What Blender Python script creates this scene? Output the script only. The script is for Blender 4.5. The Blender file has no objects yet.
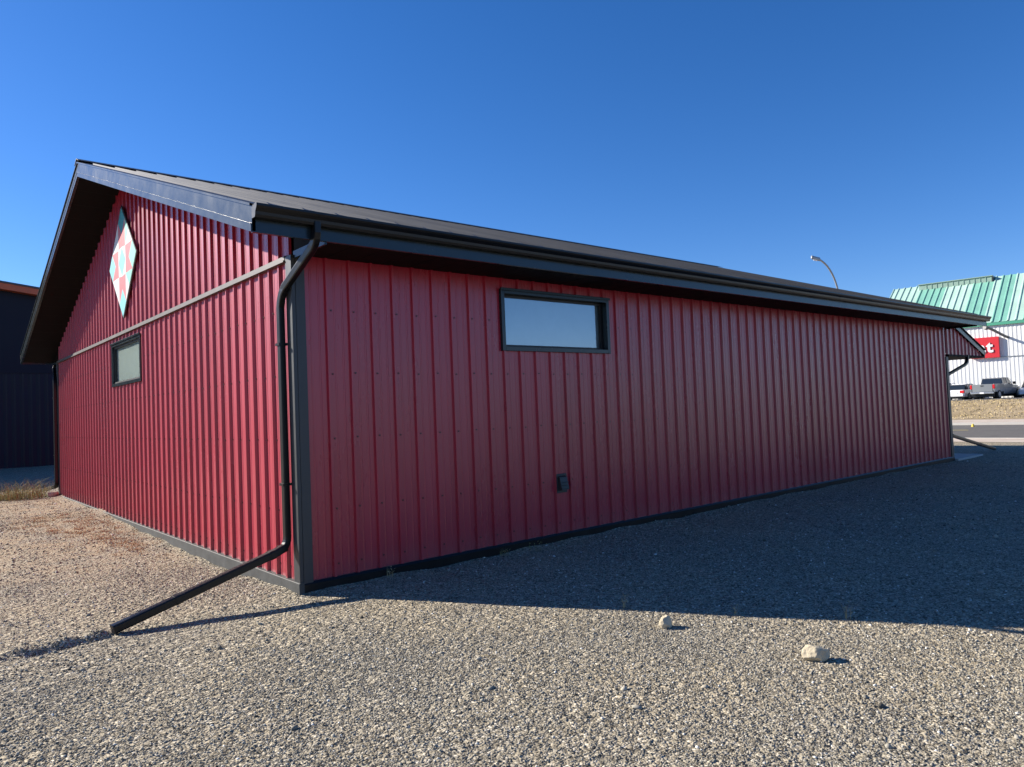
import bpy, bmesh, math, random
import numpy as np
from mathutils import Vector, Matrix, noise as mnoise
R = math.radians
random.seed(7); RNG = np.random.default_rng(11)
S = bpy.context.scene
COL = S.collection

# ------------------------------------------------------------------ camera
CX, CY, CZ = -2.8185, -6.3996, 1.6
YAW, PITCH, ROLL, FPX = 0.70338, 0.03671, 0.0405, 726.6
def cam_axes():
    cy, sy = math.cos(YAW), math.sin(YAW)
    F = Vector((sy, cy, 0)); Rt = Vector((cy, -sy, 0)); U = Vector((0, 0, 1))
    c, s = math.cos(PITCH), math.sin(PITCH)
    F2 = F*c+U*s; U2 = U*c-F*s
    c, s = math.cos(ROLL), math.sin(ROLL)
    return Rt*c-U2*s, U2*c+Rt*s, F2
rx, up, fw = cam_axes()
cd = bpy.data.cameras.new('camera'); cam = bpy.data.objects.new('camera', cd); COL.objects.link(cam)
M = Matrix((rx, up, -fw)).transposed().to_4x4(); M.translation = Vector((CX, CY, CZ))
cam.matrix_world = M
cd.sensor_width = 36; cd.lens = 36*FPX/1024; cd.clip_start = .05; cd.clip_end = 4000
S.camera = cam
# ------------------------------------------------------------------ light
SUN_EL = 27.5
SX, SY = -0.525, 0.851                    # horizontal direction towards the sun
w = bpy.data.worlds.new('World'); S.world = w; w.use_nodes = True
nt = w.node_tree; bg = nt.nodes['Background']
sky = nt.nodes.new('ShaderNodeTexSky'); sky.sky_type = 'NISHITA'; sky.sun_disc = False
sky.sun_elevation = R(SUN_EL); sky.sun_rotation = math.atan2(SX, SY)
sky.altitude = 1200; sky.air_density = 1.0; sky.dust_density = 0.3; sky.ozone_density = 3.0
hs = nt.nodes.new('ShaderNodeHueSaturation'); hs.inputs['Saturation'].default_value = 1.28
tn = nt.nodes.new('ShaderNodeMix'); tn.data_type = 'RGBA'; tn.blend_type = 'MULTIPLY'; tn.inputs['Factor'].default_value = 1; tn.inputs[7].default_value = (.86, .88, 1.09, 1)
nt.links.new(sky.outputs[0], hs.inputs['Color']); nt.links.new(hs.outputs[0], tn.inputs[6]); nt.links.new(tn.outputs[2], bg.inputs[0]); bg.inputs[1].default_value = 0.075
sl = bpy.data.lights.new('sun', 'SUN'); sl.energy = 5.0; sl.angle = R(.53); sl.color = (1, .93, .83)
so = bpy.data.objects.new('sun', sl); COL.objects.link(so)
sd = Vector((SX*math.cos(R(SUN_EL)), SY*math.cos(R(SUN_EL)), math.sin(R(SUN_EL))))
so.rotation_euler = sd.to_track_quat('Z', 'Y').to_euler(); so.location = (0, 0, 30)
S.view_settings.view_transform = 'Standard'; S.view_settings.look = 'None'
S.view_settings.exposure = 1.0; S.view_settings.gamma = 1
S.render.resolution_x = 1024; S.render.resolution_y = 767

# ------------------------------------------------------------------ helpers
def ray(px, py):
    return fw + rx*((px-512)/FPX) - up*((py-383.5)/FPX)
FH = Vector((math.sin(YAW), math.cos(YAW), 0))
def at(px, py, D):                        # point seen at a pixel, D metres in front
    d = ray(px, py); return Vector((CX, CY, CZ)) + d*(D/d.dot(FH))

class MB:
    def __init__(s): s.v = []; s.f = []; s.m = []
    def add(s, vs, fs, mi=0):
        o = len(s.v); s.v += [tuple(v) for v in vs]; s.f += [tuple(i+o for i in f) for f in fs]; s.m += [mi]*len(fs)
    def quad(s, a, b, c, d, mi=0): s.add([a, b, c, d], [(0, 1, 2, 3)], mi)
    def box(s, x0, x1, y0, y1, z0, z1, mi=0):
        s.add([(x, y, z) for x in (x0, x1) for y in (y0, y1) for z in (z0, z1)],
              [(0, 1, 3, 2), (4, 6, 7, 5), (0, 4, 5, 1), (2, 3, 7, 6), (0, 2, 6, 4), (1, 5, 7, 3)], mi)
    def prism(s, prof, a, b, mi=0):       # prof: list of points (Vector offsets) swept from a to b
        n = len(prof); a = Vector(a); b = Vector(b)
        vs = [a+Vector(q) for q in prof]+[b+Vector(q) for q in prof]
        fs = [(i, (i+1) % n, n+(i+1) % n, n+i) for i in range(n)]+[tuple(range(n))[::-1], tuple(range(n, 2*n))]
        s.add(vs, fs, mi)
    def sweep(s, path, ra, rb, side, n=8, mi=0, round_=.35, closed=True):
        # rounded-rectangle tube along path; side = preferred width direction
        path = [Vector(q) for q in path]; rings = []
        for i, q in enumerate(path):
            t = (path[min(i+1, len(path)-1)]-path[max(i-1, 0)]).normalized()
            w_ = Vector(side); w_ = (w_-t*w_.dot(t)).normalized(); h_ = t.cross(w_).normalized()
            k = 1
            if 0 < i < len(path)-1:
                c = (path[i+1]-path[i]).normalized().dot((path[i]-path[i-1]).normalized()); k = 1/max(.6, math.sqrt((1+c)/2))
            ring = []
            for a in range(n*2):
                th = 2*math.pi*(a+.5)/(n*2); cx_, sy_ = math.cos(th), math.sin(th)
                e = round_
                X = math.copysign(abs(cx_)**e, cx_)*ra; Y = math.copysign(abs(sy_)**e, sy_)*rb
                ring.append(q+w_*X+h_*Y*k)
            rings.append(ring)
        m = n*2; vs = [v for r_ in rings for v in r_]; fs = []
        for i in range(len(path)-1):
            for a in range(m): fs.append((i*m+a, i*m+(a+1) % m, (i+1)*m+(a+1) % m, (i+1)*m+a))
        if closed: fs += [tuple(range(m))[::-1], tuple(range((len(path)-1)*m, len(path)*m))]
        s.add(vs, fs, mi)
    def cyl(s, c, axis, r, h, n=20, mi=0, r2=None):
        axis = Vector(axis).normalized(); u = axis.orthogonal().normalized(); v = axis.cross(u); c = Vector(c); r2 = r if r2 is None else r2
        a = [c+(u*math.cos(2*math.pi*i/n)+v*math.sin(2*math.pi*i/n))*r for i in range(n)]
        b = [c+axis*h+(u*math.cos(2*math.pi*i/n)+v*math.sin(2*math.pi*i/n))*r2 for i in range(n)]
        s.add(a+b, [(i, (i+1) % n, n+(i+1) % n, n+i) for i in range(n)]+[tuple(range(n))[::-1], tuple(range(n, 2*n))], mi)
    def build(s, name, mats, parent=None, smooth=False, bevel=0, fix=True):
        me = bpy.data.meshes.new(name); me.from_pydata([tuple(v) for v in s.v], [], s.f)
        if not isinstance(mats, (list, tuple)): mats = [mats]
        for m_ in mats: me.materials.append(m_)
        if len(mats) > 1: me.polygons.foreach_set('material_index', s.m)
        if fix:
            bm = bmesh.new(); bm.from_mesh(me); bmesh.ops.recalc_face_normals(bm, faces=bm.faces); bm.to_mesh(me); bm.free()
        if smooth: me.polygons.foreach_set('use_smooth', [True]*len(me.polygons))
        o = bpy.data.objects.new(name, me); COL.objects.link(o)
        if parent is not None: o.parent = parent
        if bevel:
            b = o.modifiers.new('bevel', 'BEVEL'); b.width = bevel; b.segments = 2; b.limit_method = 'ANGLE'; b.angle_limit = R(40)
        return o
def tag(o, label=None, cat=None, group=None, kind=None):
    if label: o['label'] = label
    if cat: o['category'] = cat
    if group: o['group'] = group
    if kind: o['kind'] = kind
    return o
def empty(name, loc=(0, 0, 0), rz=0):
    o = bpy.data.objects.new(name, None); COL.objects.link(o); o.location = loc; o.rotation_euler = (0, 0, rz); o.empty_display_size = .2
    return o

# ------------------------------------------------------------------ materials
def mat(name, col, rough=.5, metal=0, spec=.5, var=.0, vscale=3.0, bump=0, bscale=40, coat=0, emis=None, stretch=(1, 1, 1), dirt=None):
    m = bpy.data.materials.new(name); m.use_nodes = True; n = m.node_tree.nodes; l = m.node_tree.links
    b = n['Principled BSDF']; b.inputs['Base Color'].default_value = (*col, 1); b.inputs['Roughness'].default_value = rough
    b.inputs['Metallic'].default_value = metal; b.inputs['Specular IOR Level'].default_value = spec
    b.inputs['Coat Weight'].default_value = coat
    if var or bump or dirt:
        g = n.new('ShaderNodeNewGeometry'); mp = n.new('ShaderNodeMapping'); mp.inputs['Scale'].default_value = stretch
        l.new(g.outputs['Position'], mp.inputs['Vector'])
    last = None
    if var:
        t = n.new('ShaderNodeTexNoise'); t.inputs['Scale'].default_value = vscale; t.inputs['Detail'].default_value = 6; t.inputs['Roughness'].default_value = .65
        l.new(mp.outputs[0], t.inputs['Vector'])
        r = n.new('ShaderNodeValToRGB'); r.color_ramp.elements[0].position = .3; r.color_ramp.elements[1].position = .7
        r.color_ramp.elements[0].color = (*[c*(1-var) for c in col], 1); r.color_ramp.elements[1].color = (*[min(1, c*(1+var)) for c in col], 1)
        l.new(t.outputs['Fac'], r.inputs[0]); last = r.outputs[0]
        rr = n.new('ShaderNodeMapRange'); rr.inputs['To Min'].default_value = max(.02, rough-.08); rr.inputs['To Max'].default_value = min(1, rough+.1)
        l.new(t.outputs['Fac'], rr.inputs['Value']); l.new(rr.outputs[0], b.inputs['Roughness'])
    if dirt:                                # (height in m, colour, amount): splashed dust low on the wall
        h_, dc, am = dirt
        sp = n.new('ShaderNodeSeparateXYZ'); l.new(g.outputs['Position'], sp.inputs[0])
        nz = n.new('ShaderNodeTexNoise'); nz.inputs['Scale'].default_value = 7; nz.inputs['Detail'].default_value = 8
        l.new(g.outputs['Position'], nz.inputs['Vector'])
        mr = n.new('ShaderNodeMapRange'); mr.inputs['From Min'].default_value = 0; mr.inputs['From Max'].default_value = h_; mr.inputs['To Min'].default_value = 1; mr.inputs['To Max'].default_value = 0
        l.new(sp.outputs['Z'], mr.inputs['Value'])
        mu = n.new('ShaderNodeMath'); mu.operation = 'MULTIPLY'; l.new(mr.outputs[0], mu.inputs[0]); l.new(nz.outputs['Fac'], mu.inputs[1])
        m2 = n.new('ShaderNodeMath'); m2.operation = 'MULTIPLY'; m2.inputs[1].default_value = am; l.new(mu.outputs[0], m2.inputs[0])
        mx = n.new('ShaderNodeMix'); mx.data_type = 'RGBA'; l.new(m2.outputs[0], mx.inputs['Factor'])
        if last: l.new(last, mx.inputs[6])
        else: mx.inputs[6].default_value = (*col, 1)
        mx.inputs[7].default_value = (*dc, 1); last = mx.outputs[2]
    if last: l.new(last, b.inputs['Base Color'])
    if bump:
        t = n.new('ShaderNodeTexNoise'); t.inputs['Scale'].default_value = bscale; t.inputs['Detail'].default_value = 4
        l.new(mp.outputs[0], t.inputs['Vector'])
        bp = n.new('ShaderNodeBump'); bp.inputs['Strength'].default_value = bump; bp.inputs['Distance'].default_value = .02
        l.new(t.outputs['Fac'], bp.inputs['Height']); l.new(bp.outputs[0], b.inputs['Normal'])
    if emis: b.inputs['Emission Color'].default_value = (*emis, 1); b.inputs['Emission Strength'].default_value = 1
    return m

RED = mat('barn_red_steel', (.37, .012, .036), rough=.27, spec=.50, var=.10, vscale=1.1, bump=.34, bscale=1.6, stretch=(1, 1, .30), dirt=(.32, (.28, .20, .16), .38))
RED.node_tree.nodes['Principled BSDF'].inputs['Coat Weight'].default_value = .5
RED.node_tree.nodes['Principled BSDF'].inputs['Coat Roughness'].default_value = .46
TRIM = mat('grey_trim_steel', (.080, .070, .068), rough=.5, var=.12, vscale=5)
POST = mat('corner_trim_steel', (.034, .036, .039), rough=.42, spec=.5, var=.12, vscale=4)
REDS = mat('barn_red_screw', (.07, .008, .012), rough=.4)
CHAR = mat('charcoal_trim_steel', (.012, .020, .025), rough=.24, spec=.42, var=.12, vscale=4, bump=.05, bscale=3)
BLACK = mat('black_gutter_steel', (.006, .006, .007), rough=.30, spec=.32, var=.15, vscale=5)
SOFF = mat('black_vented_soffit', (.004, .003, .0035), rough=.7, spec=.15, var=.15, vscale=6)
ROOF = mat('charcoal_roof_steel', (.027, .028, .030), rough=.45, spec=.26, var=.45, vscale=1.5, bump=.05, bscale=2, stretch=(6, .25, .25))
BASE = mat('base_flashing', (.060, .062, .060), rough=.6, spec=.3, var=.25, vscale=8)
CONC = mat('concrete', (.42, .40, .37), rough=.85, var=.12, vscale=1.2, bump=.2, bscale=60)
ASPH = mat('asphalt', (.105, .095, .082), rough=.9, var=.15, vscale=.6, bump=.3, bscale=60)
NAVY = mat('navy_steel', (.005, .007, .016), rough=.5, spec=.25, var=.1, vscale=1)
ORNG = mat('orange_fascia', (.60, .13, .045), rough=.5, var=.1)
WHITE = mat('white_steel', (.72, .72, .70), rough=.5, var=.05, vscale=.4)
MINT = mat('mint_roof_steel', (.19, .42, .33), rough=.45, var=.10, vscale=.5)
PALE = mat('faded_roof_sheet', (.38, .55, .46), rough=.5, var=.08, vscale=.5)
MGREEN = mat('green_gutter_steel', (.08, .34, .22), rough=.45)
VENTG = mat('grey_green_louvre', (.26, .37, .31), rough=.6, var=.15, vscale=1)
SIGNR = mat('red_sign_face', (.62, .03, .04), rough=.4)
SIGNW = mat('white_sign_letter', (.85, .85, .85), rough=.5)
GALV = mat('galvanised_steel', (.30, .32, .33), rough=.45, metal=.3, var=.1)
DGREY = mat('dark_grey_paint', (.06, .065, .07), rough=.45)
RUB = mat('tyre_rubber', (.02, .02, .02), rough=.8)
RIM = mat('alloy_rim', (.45, .46, .47), rough=.35, metal=.6)
LTR = mat('tail_light_red', (.5, .01, .015), rough=.2)
LTW = mat('clear_lamp_lens', (.75, .75, .75), rough=.15)
CGLS = mat('car_glass', (.015, .02, .025), rough=.06, spec=.8)
CHRM = mat('chrome', (.6, .6, .62), rough=.2, metal=.9)
PGREY = mat('grey_truck_paint', (.20, .215, .225), rough=.3, metal=.3, coat=.5)
PSILV = mat('silver_car_paint', (.72, .73, .74), rough=.3, metal=.2, coat=.5)
PWHT = mat('white_car_paint', (.75, .75, .75), rough=.3, coat=.5)
YEL = mat('yellow_marker_paint', (.65, .45, .05), rough=.6)
BLIND = mat('pale_window_blind', (.84, .90, .87), rough=.8, var=.04)
GASK = mat('window_gasket', (.012, .012, .014), rough=.5)
LIME = mat('limestone', (.47, .40, .28), rough=.9, var=.18, vscale=9, bump=.8, bscale=30)
VBOX = mat('vent_hood_plastic', (.030, .034, .032), rough=.5, var=.1)

def glass_mat():
    m = bpy.data.materials.new('window_glass'); m.use_nodes = True; n = m.node_tree.nodes; l = m.node_tree.links
    n.remove(n['Principled BSDF']); o = n['Material Output']
    t = n.new('ShaderNodeBsdfTransparent'); t.inputs[0].default_value = (.80, .86, .84, 1)
    g = n.new('ShaderNodeBsdfGlossy'); g.inputs['Roughness'].default_value = .01
    lw = n.new('ShaderNodeLayerWeight'); lw.inputs[0].default_value = .5
    pw = n.new('ShaderNodeMath'); pw.operation = 'POWER'; pw.inputs[1].default_value = 3.5; l.new(lw.outputs['Facing'], pw.inputs[0])
    f = n.new('ShaderNodeMath'); f.operation = 'MULTIPLY_ADD'; f.inputs[1].default_value = .8; f.inputs[2].default_value = .27; l.new(pw.outputs[0], f.inputs[0])
    x = n.new('ShaderNodeMixShader'); l.new(f.outputs[0], x.inputs[0]); l.new(t.outputs[0], x.inputs[1]); l.new(g.outputs[0], x.inputs[2]); l.new(x.outputs[0], o.inputs[0])
    return m
GLASS = glass_mat()

def gravel_mat():
    m = bpy.data.materials.new('gravel_ground'); m.use_nodes = True; n = m.node_tree.nodes; l = m.node_tree.links
    b = n['Principled BSDF']; b.inputs['Roughness'].default_value = .95; b.inputs['Specular IOR Level'].default_value = .2
    g = n.new('ShaderNodeNewGeometry')
    def vor(sc):
        v = n.new('ShaderNodeTexVoronoi'); v.inputs['Scale'].default_value = sc; v.inputs['Randomness'].default_value = 1; l.new(g.outputs['Position'], v.inputs['Vector']); return v
    def ramp(src, els):
        r = n.new('ShaderNodeValToRGB'); cr = r.color_ramp
        while len(cr.elements) < len(els): cr.elements.new(.5)
        for e, (p_, c) in zip(cr.elements, els): e.position = p_; e.color = (*c, 1)
        l.new(src, r.inputs[0]); return r
    v1 = vor(75); v2 = vor(24)
    sp = n.new('ShaderNodeSeparateColor'); l.new(v1.outputs['Color'], sp.inputs[0])
    c1 = ramp(sp.outputs[0], [(0, (.09, .080, .062)), (.3, (.22, .200, .155)), (.65, (.34, .310, .240)), (.9, (.43, .395, .315)), (1, (.60, .57, .49))])
    sp2 = n.new('ShaderNodeSeparateColor'); l.new(v2.outputs['Color'], sp2.inputs[0])
    c2 = ramp(sp2.outputs[0], [(0, (.72, .70, .68)), (1, (1.22, 1.18, 1.12))])
    mx = n.new('ShaderNodeMix'); mx.data_type = 'RGBA'; mx.blend_type = 'MULTIPLY'; mx.inputs['Factor'].default_value = 1
    l.new(c1.outputs[0], mx.inputs[6]); l.new(c2.outputs[0], mx.inputs[7])
    big = n.new('ShaderNodeTexNoise'); big.inputs['Scale'].default_value = .55; big.inputs['Detail'].default_value = 6; big.inputs['Roughness'].default_value = .6
    l.new(g.outputs['Position'], big.inputs['Vector'])
    c3 = ramp(big.outputs['Fac'], [(.3, (.86, .87, .90)), (.7, (1.13, 1.07, .98))])
    m2 = n.new('ShaderNodeMix'); m2.data_type = 'RGBA'; m2.blend_type = 'MULTIPLY'; m2.inputs['Factor'].default_value = 1
    l.new(mx.outputs[2], m2.inputs[6]); l.new(c3.outputs[0], m2.inputs[7]); spx = n.new('ShaderNodeSeparateXYZ'); l.new(g.outputs['Position'], spx.inputs[0])
    def mrange(src, a, b_):
        q = n.new('ShaderNodeMapRange'); q.inputs['From Min'].default_value = a; q.inputs['From Max'].default_value = b_; l.new(src, q.inputs['Value']); return q
    kx = mrange(spx.outputs['X'], .3, -.6); ky = mrange(spx.outputs['Y'], 1.0, 5.0)
    nn = n.new('ShaderNodeTexNoise'); nn.inputs['Scale'].default_value = 2.1; nn.inputs['Detail'].default_value = 9; nn.inputs['Roughness'].default_value = .7; l.new(g.outputs['Position'], nn.inputs['Vector'])
    kn = mrange(nn.outputs['Fac'], .42, .60)
    k1 = n.new('ShaderNodeMath'); k1.operation = 'MULTIPLY'; l.new(kx.outputs[0], k1.inputs[0]); l.new(ky.outputs[0], k1.inputs[1])
    k2 = n.new('ShaderNodeMath'); k2.operation = 'MULTIPLY'; l.new(k1.outputs[0], k2.inputs[0]); l.new(kn.outputs[0], k2.inputs[1])
    m3 = n.new('ShaderNodeMix'); m3.data_type = 'RGBA'; l.new(k2.outputs[0], m3.inputs['Factor']); l.new(m2.outputs[2], m3.inputs[6]); m3.inputs[7].default_value = (.36, .285, .185, 1)
    l.new(m3.outputs[2], b.inputs['Base Color'])
    ad = n.new('ShaderNodeMath'); ad.operation = 'MULTIPLY_ADD'; ad.inputs[1].default_value = 2.2
    l.new(v2.outputs['Distance'], ad.inputs[0]); l.new(v1.outputs['Distance'], ad.inputs[2])
    bp = n.new('ShaderNodeBump'); bp.inputs['Strength'].default_value = .7; bp.inputs['Distance'].default_value = .014; bp.invert = True
    l.new(ad.outputs[0], bp.inputs['Height']); l.new(bp.outputs[0], b.inputs['Normal'])
    return m
GRAV = gravel_mat()
def stone_mat():
    m = bpy.data.materials.new('crushed_stone'); m.use_nodes = True; n = m.node_tree.nodes; l = m.node_tree.links
    b = n['Principled BSDF']; b.inputs['Roughness'].default_value = .9; b.inputs['Specular IOR Level'].default_value = .25
    a = n.new('ShaderNodeAttribute'); a.attribute_name = 'tone'
    r = n.new('ShaderNodeValToRGB'); cr = r.color_ramp
    els = [(0, (.075, .070, .058)), (.15, (.17, .150, .115)), (.4, (.27, .25, .20)), (.6, (.35, .325, .265)), (.8, (.42, .37, .275)), (.93, (.50, .48, .42)), (1, (.76, .74, .67))]
    while len(cr.elements) < len(els): cr.elements.new(.5)
    for e, (p_, c) in zip(cr.elements, els): e.position = p_; e.color = (*c, 1)
    l.new(a.outputs['Fac'], r.inputs[0]); l.new(r.outputs[0], b.inputs['Base Color'])
    return m
STONE = stone_mat()
def dry_mat(name, c0, c1, sc=1.5):
    m = bpy.data.materials.new(name); m.use_nodes = True; n = m.node_tree.nodes; l = m.node_tree.links
    b = n['Principled BSDF']; b.inputs['Roughness'].default_value = .95; b.inputs['Specular IOR Level'].default_value = .1
    g = n.new('ShaderNodeNewGeometry')
    t = n.new('ShaderNodeTexNoise'); t.inputs['Scale'].default_value = sc; t.inputs['Detail'].default_value = 10; t.inputs['Roughness'].default_value = .75
    l.new(g.outputs['Position'], t.inputs['Vector'])
    r = n.new('ShaderNodeValToRGB'); r.color_ramp.elements[0].position = .35; r.color_ramp.elements[1].position = .65
    r.color_ramp.elements[0].color = (*c0, 1); r.color_ramp.elements[1].color = (*c1, 1)
    l.new(t.outputs['Fac'], r.inputs[0]); l.new(r.outputs[0], b.inputs['Base Color'])
    return m
DRYBANK = dry_mat('dry_grass_bank_ground', (.26, .19, .10), (.42, .33, .21), .45)
DUSTV = dry_mat('dusty_verge', (.42, .34, .27), (.56, .48, .40), .8)
STRAW = dry_mat('straw_blades', (.36, .27, .13), (.50, .42, .24), 9)
RUST = dry_mat('rusty_weed_blades', (.40, .22, .11), (.58, .40, .23), 9)
OLIVE = dry_mat('olive_weed_blades', (.20, .20, .08), (.48, .42, .20), 9)

# ------------------------------------------------------------------ dimensions of the shed
W, L = 12.87, 16.0
OG, OE = .636, .686                        # rake and eave overhang
ZR, SL = 5.746, .3372                      # roof plane: ridge height and slope
def zroof(y): return ZR - SL*abs(y-W/2)
ZE = zroof(-OE)                            # 3.345
P = .2425

# ------------------------------------------------------------------ terrain
def sm(t): t = np.clip(t, 0, 1); return t*t*(3-2*t)
def gh(x, y, micro=True):
    x = np.asarray(x, float); y = np.asarray(y, float)
    h = .08*sm((y-4)/5)*sm((4-x)/4)*sm((19-y)/5+.4)
    h = h - .035*np.exp(-((y-2.6)/1.6)**2)*sm((2.5-x)/2.5)
    h = h + .90*sm((x-42)/21)                               # bank up to the car park
    if micro:
        near = sm((24-x)/4)
        n1 = np.sin(x*1.9+np.sin(y*1.3)*1.2)*np.cos(y*2.1+np.sin(x*.9))*.006+np.sin(x*5.3+y*3.1)*np.sin(y*4.7-x*2.3)*.004
        h = h + n1*near
        wl = np.minimum(np.where((y < .02) & (x > -.1) & (x < 16.2), -y, 9), np.where((x < .02) & (y > -.1) & (y < 13), -x, 9)); wl = np.clip(wl, 0, 9)
        t_ = x+y; h = h + np.exp(-wl/.13)*(.022+.020*np.sin(t_*2.3+1)*np.sin(t_*.9)+.012*np.sin(t_*7.7))*sm((24-x)/4)
        # washed-out rut where the downspout empties
        t = np.clip((-1.62-x)/.9, 0, 1.3); yc = -.05-.09*t
        rut = np.exp(-((y-yc)/(.05+.05*t))**2)*sm((-1.50-x)/.12)*sm((x+2.45)/.5)
        h = h - .045*rut*(1+.4*np.sin(x*31)*np.cos(y*27))
        bank = np.exp(-((y-yc-.14)/.07)**2)*sm((-1.50-x)/.15)*sm((x+2.6)/.5)
        h = h + .022*bank*(1+.5*np.sin(x*23+1))
    return h
def axis(segs):
    out = [segs[0][0]]
    for a, b, st in segs:
        k = max(1, int(round((b-a)/st))); out += list(np.linspace(a, b, k+1)[1:])
    return np.array(out)
def grid_mesh(name, xs, ys, mtl, dz=0, micro=True, hole=None):
    X, Y = np.meshgrid(xs, ys, indexing='ij'); Z = gh(X, Y, micro)+dz
    nx, ny = len(xs), len(ys)
    V = np.stack([X, Y, Z], -1).reshape(-1, 3)
    i, j = np.meshgrid(np.arange(nx-1), np.arange(ny-1), indexing='ij'); a = (i*ny+j).ravel()
    Fc = np.stack([a, a+ny, a+ny+1, a+1], 1)
    me = bpy.data.meshes.new(name); me.vertices.add(len(V)); me.vertices.foreach_set('co', V.ravel())
    me.loops.add(len(Fc)*4); me.loops.foreach_set('vertex_index', Fc.ravel())
    me.polygons.add(len(Fc)); me.polygons.foreach_set('loop_start', np.arange(len(Fc))*4); me.polygons.foreach_set('loop_total', np.full(len(Fc), 4))
    me.update(); me.validate(); me.materials.append(mtl); me.polygons.foreach_set('use_smooth', [True]*len(Fc))
    o = bpy.data.objects.new(name, me); COL.objects.link(o); return o
gx = axis([(-1500, -200, 260), (-200, -30, 17), (-30, -6, 2), (-6, -3, .3), (-3, 0, .03), (0, 6, .1), (6, 24, .5), (24, 90, 2), (90, 300, 30), (300, 2500, 400)])
gy = axis([(-1500, -200, 260), (-200, -20, 15), (-20, -6, 1), (-6, -1, .1), (-1, 1, .03), (1, 6, .1), (6, 30, .6), (30, 90, 4), (90, 300, 30), (300, 2500, 400)])
tag(grid_mesh('ground', gx, gy, GRAV), kind='structure')
def strip(name, x0, x1, mtl, dz, nx=8, y0=-160, y1=160):
    return tag(grid_mesh(name, np.linspace(x0, x1, nx), np.linspace(y0, y1, 60), mtl, dz, False), kind='structure')
strip('road', 25.2, 36.3, ASPH, .004, 6)
strip('road_shoulder', 23.2, 25.05, DUSTV, .006, 3)
strip('dusty_verge', 36.65, 43.5, DUSTV, .004, 6)
strip('dry_grass_bank', 43.5, 62.5, DRYBANK, .006, 24)
strip('car_park', 62.5, 110, ASPH, .004, 10)
m = MB(); m.box(25.05, 25.2, -160, 160, -.1, .03); m.box(36.3, 36.45, -160, 160, -.1, .12); m.box(36.45, 36.65, -160, 160, -.1, .10)
tag(m.build('kerb', CONC), kind='structure')
m = MB()
for k in range(-24, 25): m.box(31.15, 31.27, k*6-1.5, k*6+1.5, .0055, .0085)
tag(m.build('lane_marking', mat('lane_paint', (.62, .50, .12), rough=.7, var=.2)), kind='structure')
m = MB(); m.box(16.03, 17.7, -.12, W+.2, -.2, .05); tag(m.build('concrete_apron', CONC, bevel=.01), kind='structure')

# ------------------------------------------------------------------ the red shed
shed = empty('metal_shed')
tag(shed, 'long barn-red ribbed metal shed with charcoal trim and a low gable roof', 'shed')
RH = .026
def rib_profile(s0, s1, phase, extra=()):
    """breakpoints (s, depth) along a wall; depth outward"""
    pts = []
    k = math.floor((s0-phase)/P)-1
    c = phase+k*P
    while c < s1+P:
        for ds, d in ((-.023, 0), (-.012, RH), (.012, RH), (.023, 0), (P/3-.012, 0), (P/3-.006, .003), (P/3+.006, .003), (P/3+.012, 0), (2*P/3-.012, 0), (2*P/3-.006, .003), (2*P/3+.006, .003), (2*P/3+.012, 0)):
            pts.append((c+ds, d))
        c += P
    def dep(s):
        for (a, da), (b, db) in zip(pts, pts[1:]):
            if a <= s <= b: return da+(db-da)*(s-a)/(b-a) if b > a else da
        return 0
    inner = [(s, d) for s, d in pts if s0 < s < s1]
    ex = [(s, dep(s)) for s in list(extra)+[s0, s1]]
    return sorted(inner+ex)
def ribbed(mb, prof, place, zlo, zhi, holes=()):
    for (a, da), (b, db) in zip(prof, prof[1:]):
        if b-a < 1e-6: continue
        lo_a, hi_a, lo_b, hi_b = zlo(a), zhi(a), zlo(b), zhi(b)
        spans = [(lo_a, hi_a, lo_b, hi_b)]
        for (s0, s1, h0, h1) in holes:
            if a >= s0-1e-6 and b <= s1+1e-6: spans = [(lo_a, h0, lo_b, h0), (h1, hi_a, h1, hi_b)]
        for la, ha, lb, hb in spans:
            if ha-la < 1e-4 and hb-lb < 1e-4: continue
            mb.quad(place(a, da, la), place(b, db, lb), place(b, db, hb), place(a, da, ha))
ZB = .06; ZT = 3.10
# side wall (y = 0, faces -y)
WX = (2.515, 4.235, 2.335, 2.945)
m = MB(); pr = rib_profile(0.02, L-.02, .322, (WX[0], WX[1]))
ribbed(m, pr, lambda s, d, z: (s, -d, z), lambda s: ZB, lambda s: ZT+.03, [WX])
m.build('side_wall', RED, shed, fix=False)
# gable wall (x = 0, faces -x)
GYW = (5.49, 7.28, 2.31, 2.925)
m = MB(); pr = rib_profile(.02, W-.02, .285, (GYW[0], GYW[1], W/2))
ribbed(m, pr, lambda s, d, z: (-d, s, z), lambda s: ZB, lambda s: zroof(s)-.14, [GYW])
m.build('gable_wall', RED, shed, fix=False)
# back and end walls
m = MB(); pr = rib_profile(.02, L-.02, .322)
ribbed(m, pr, lambda s, d, z: (s, W+d, z), lambda s: ZB, lambda s: ZT+.03)
m.build('back_wall', RED, shed, fix=False)
m = MB(); pr = rib_profile(.02, W-.02, .285, (W/2,))
ribbed(m, pr, lambda s, d, z: (L+d, s, z), lambda s: ZB, lambda s: zroof(s)-.14)
m.build('end_wall', RED, shed, fix=False)
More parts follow.
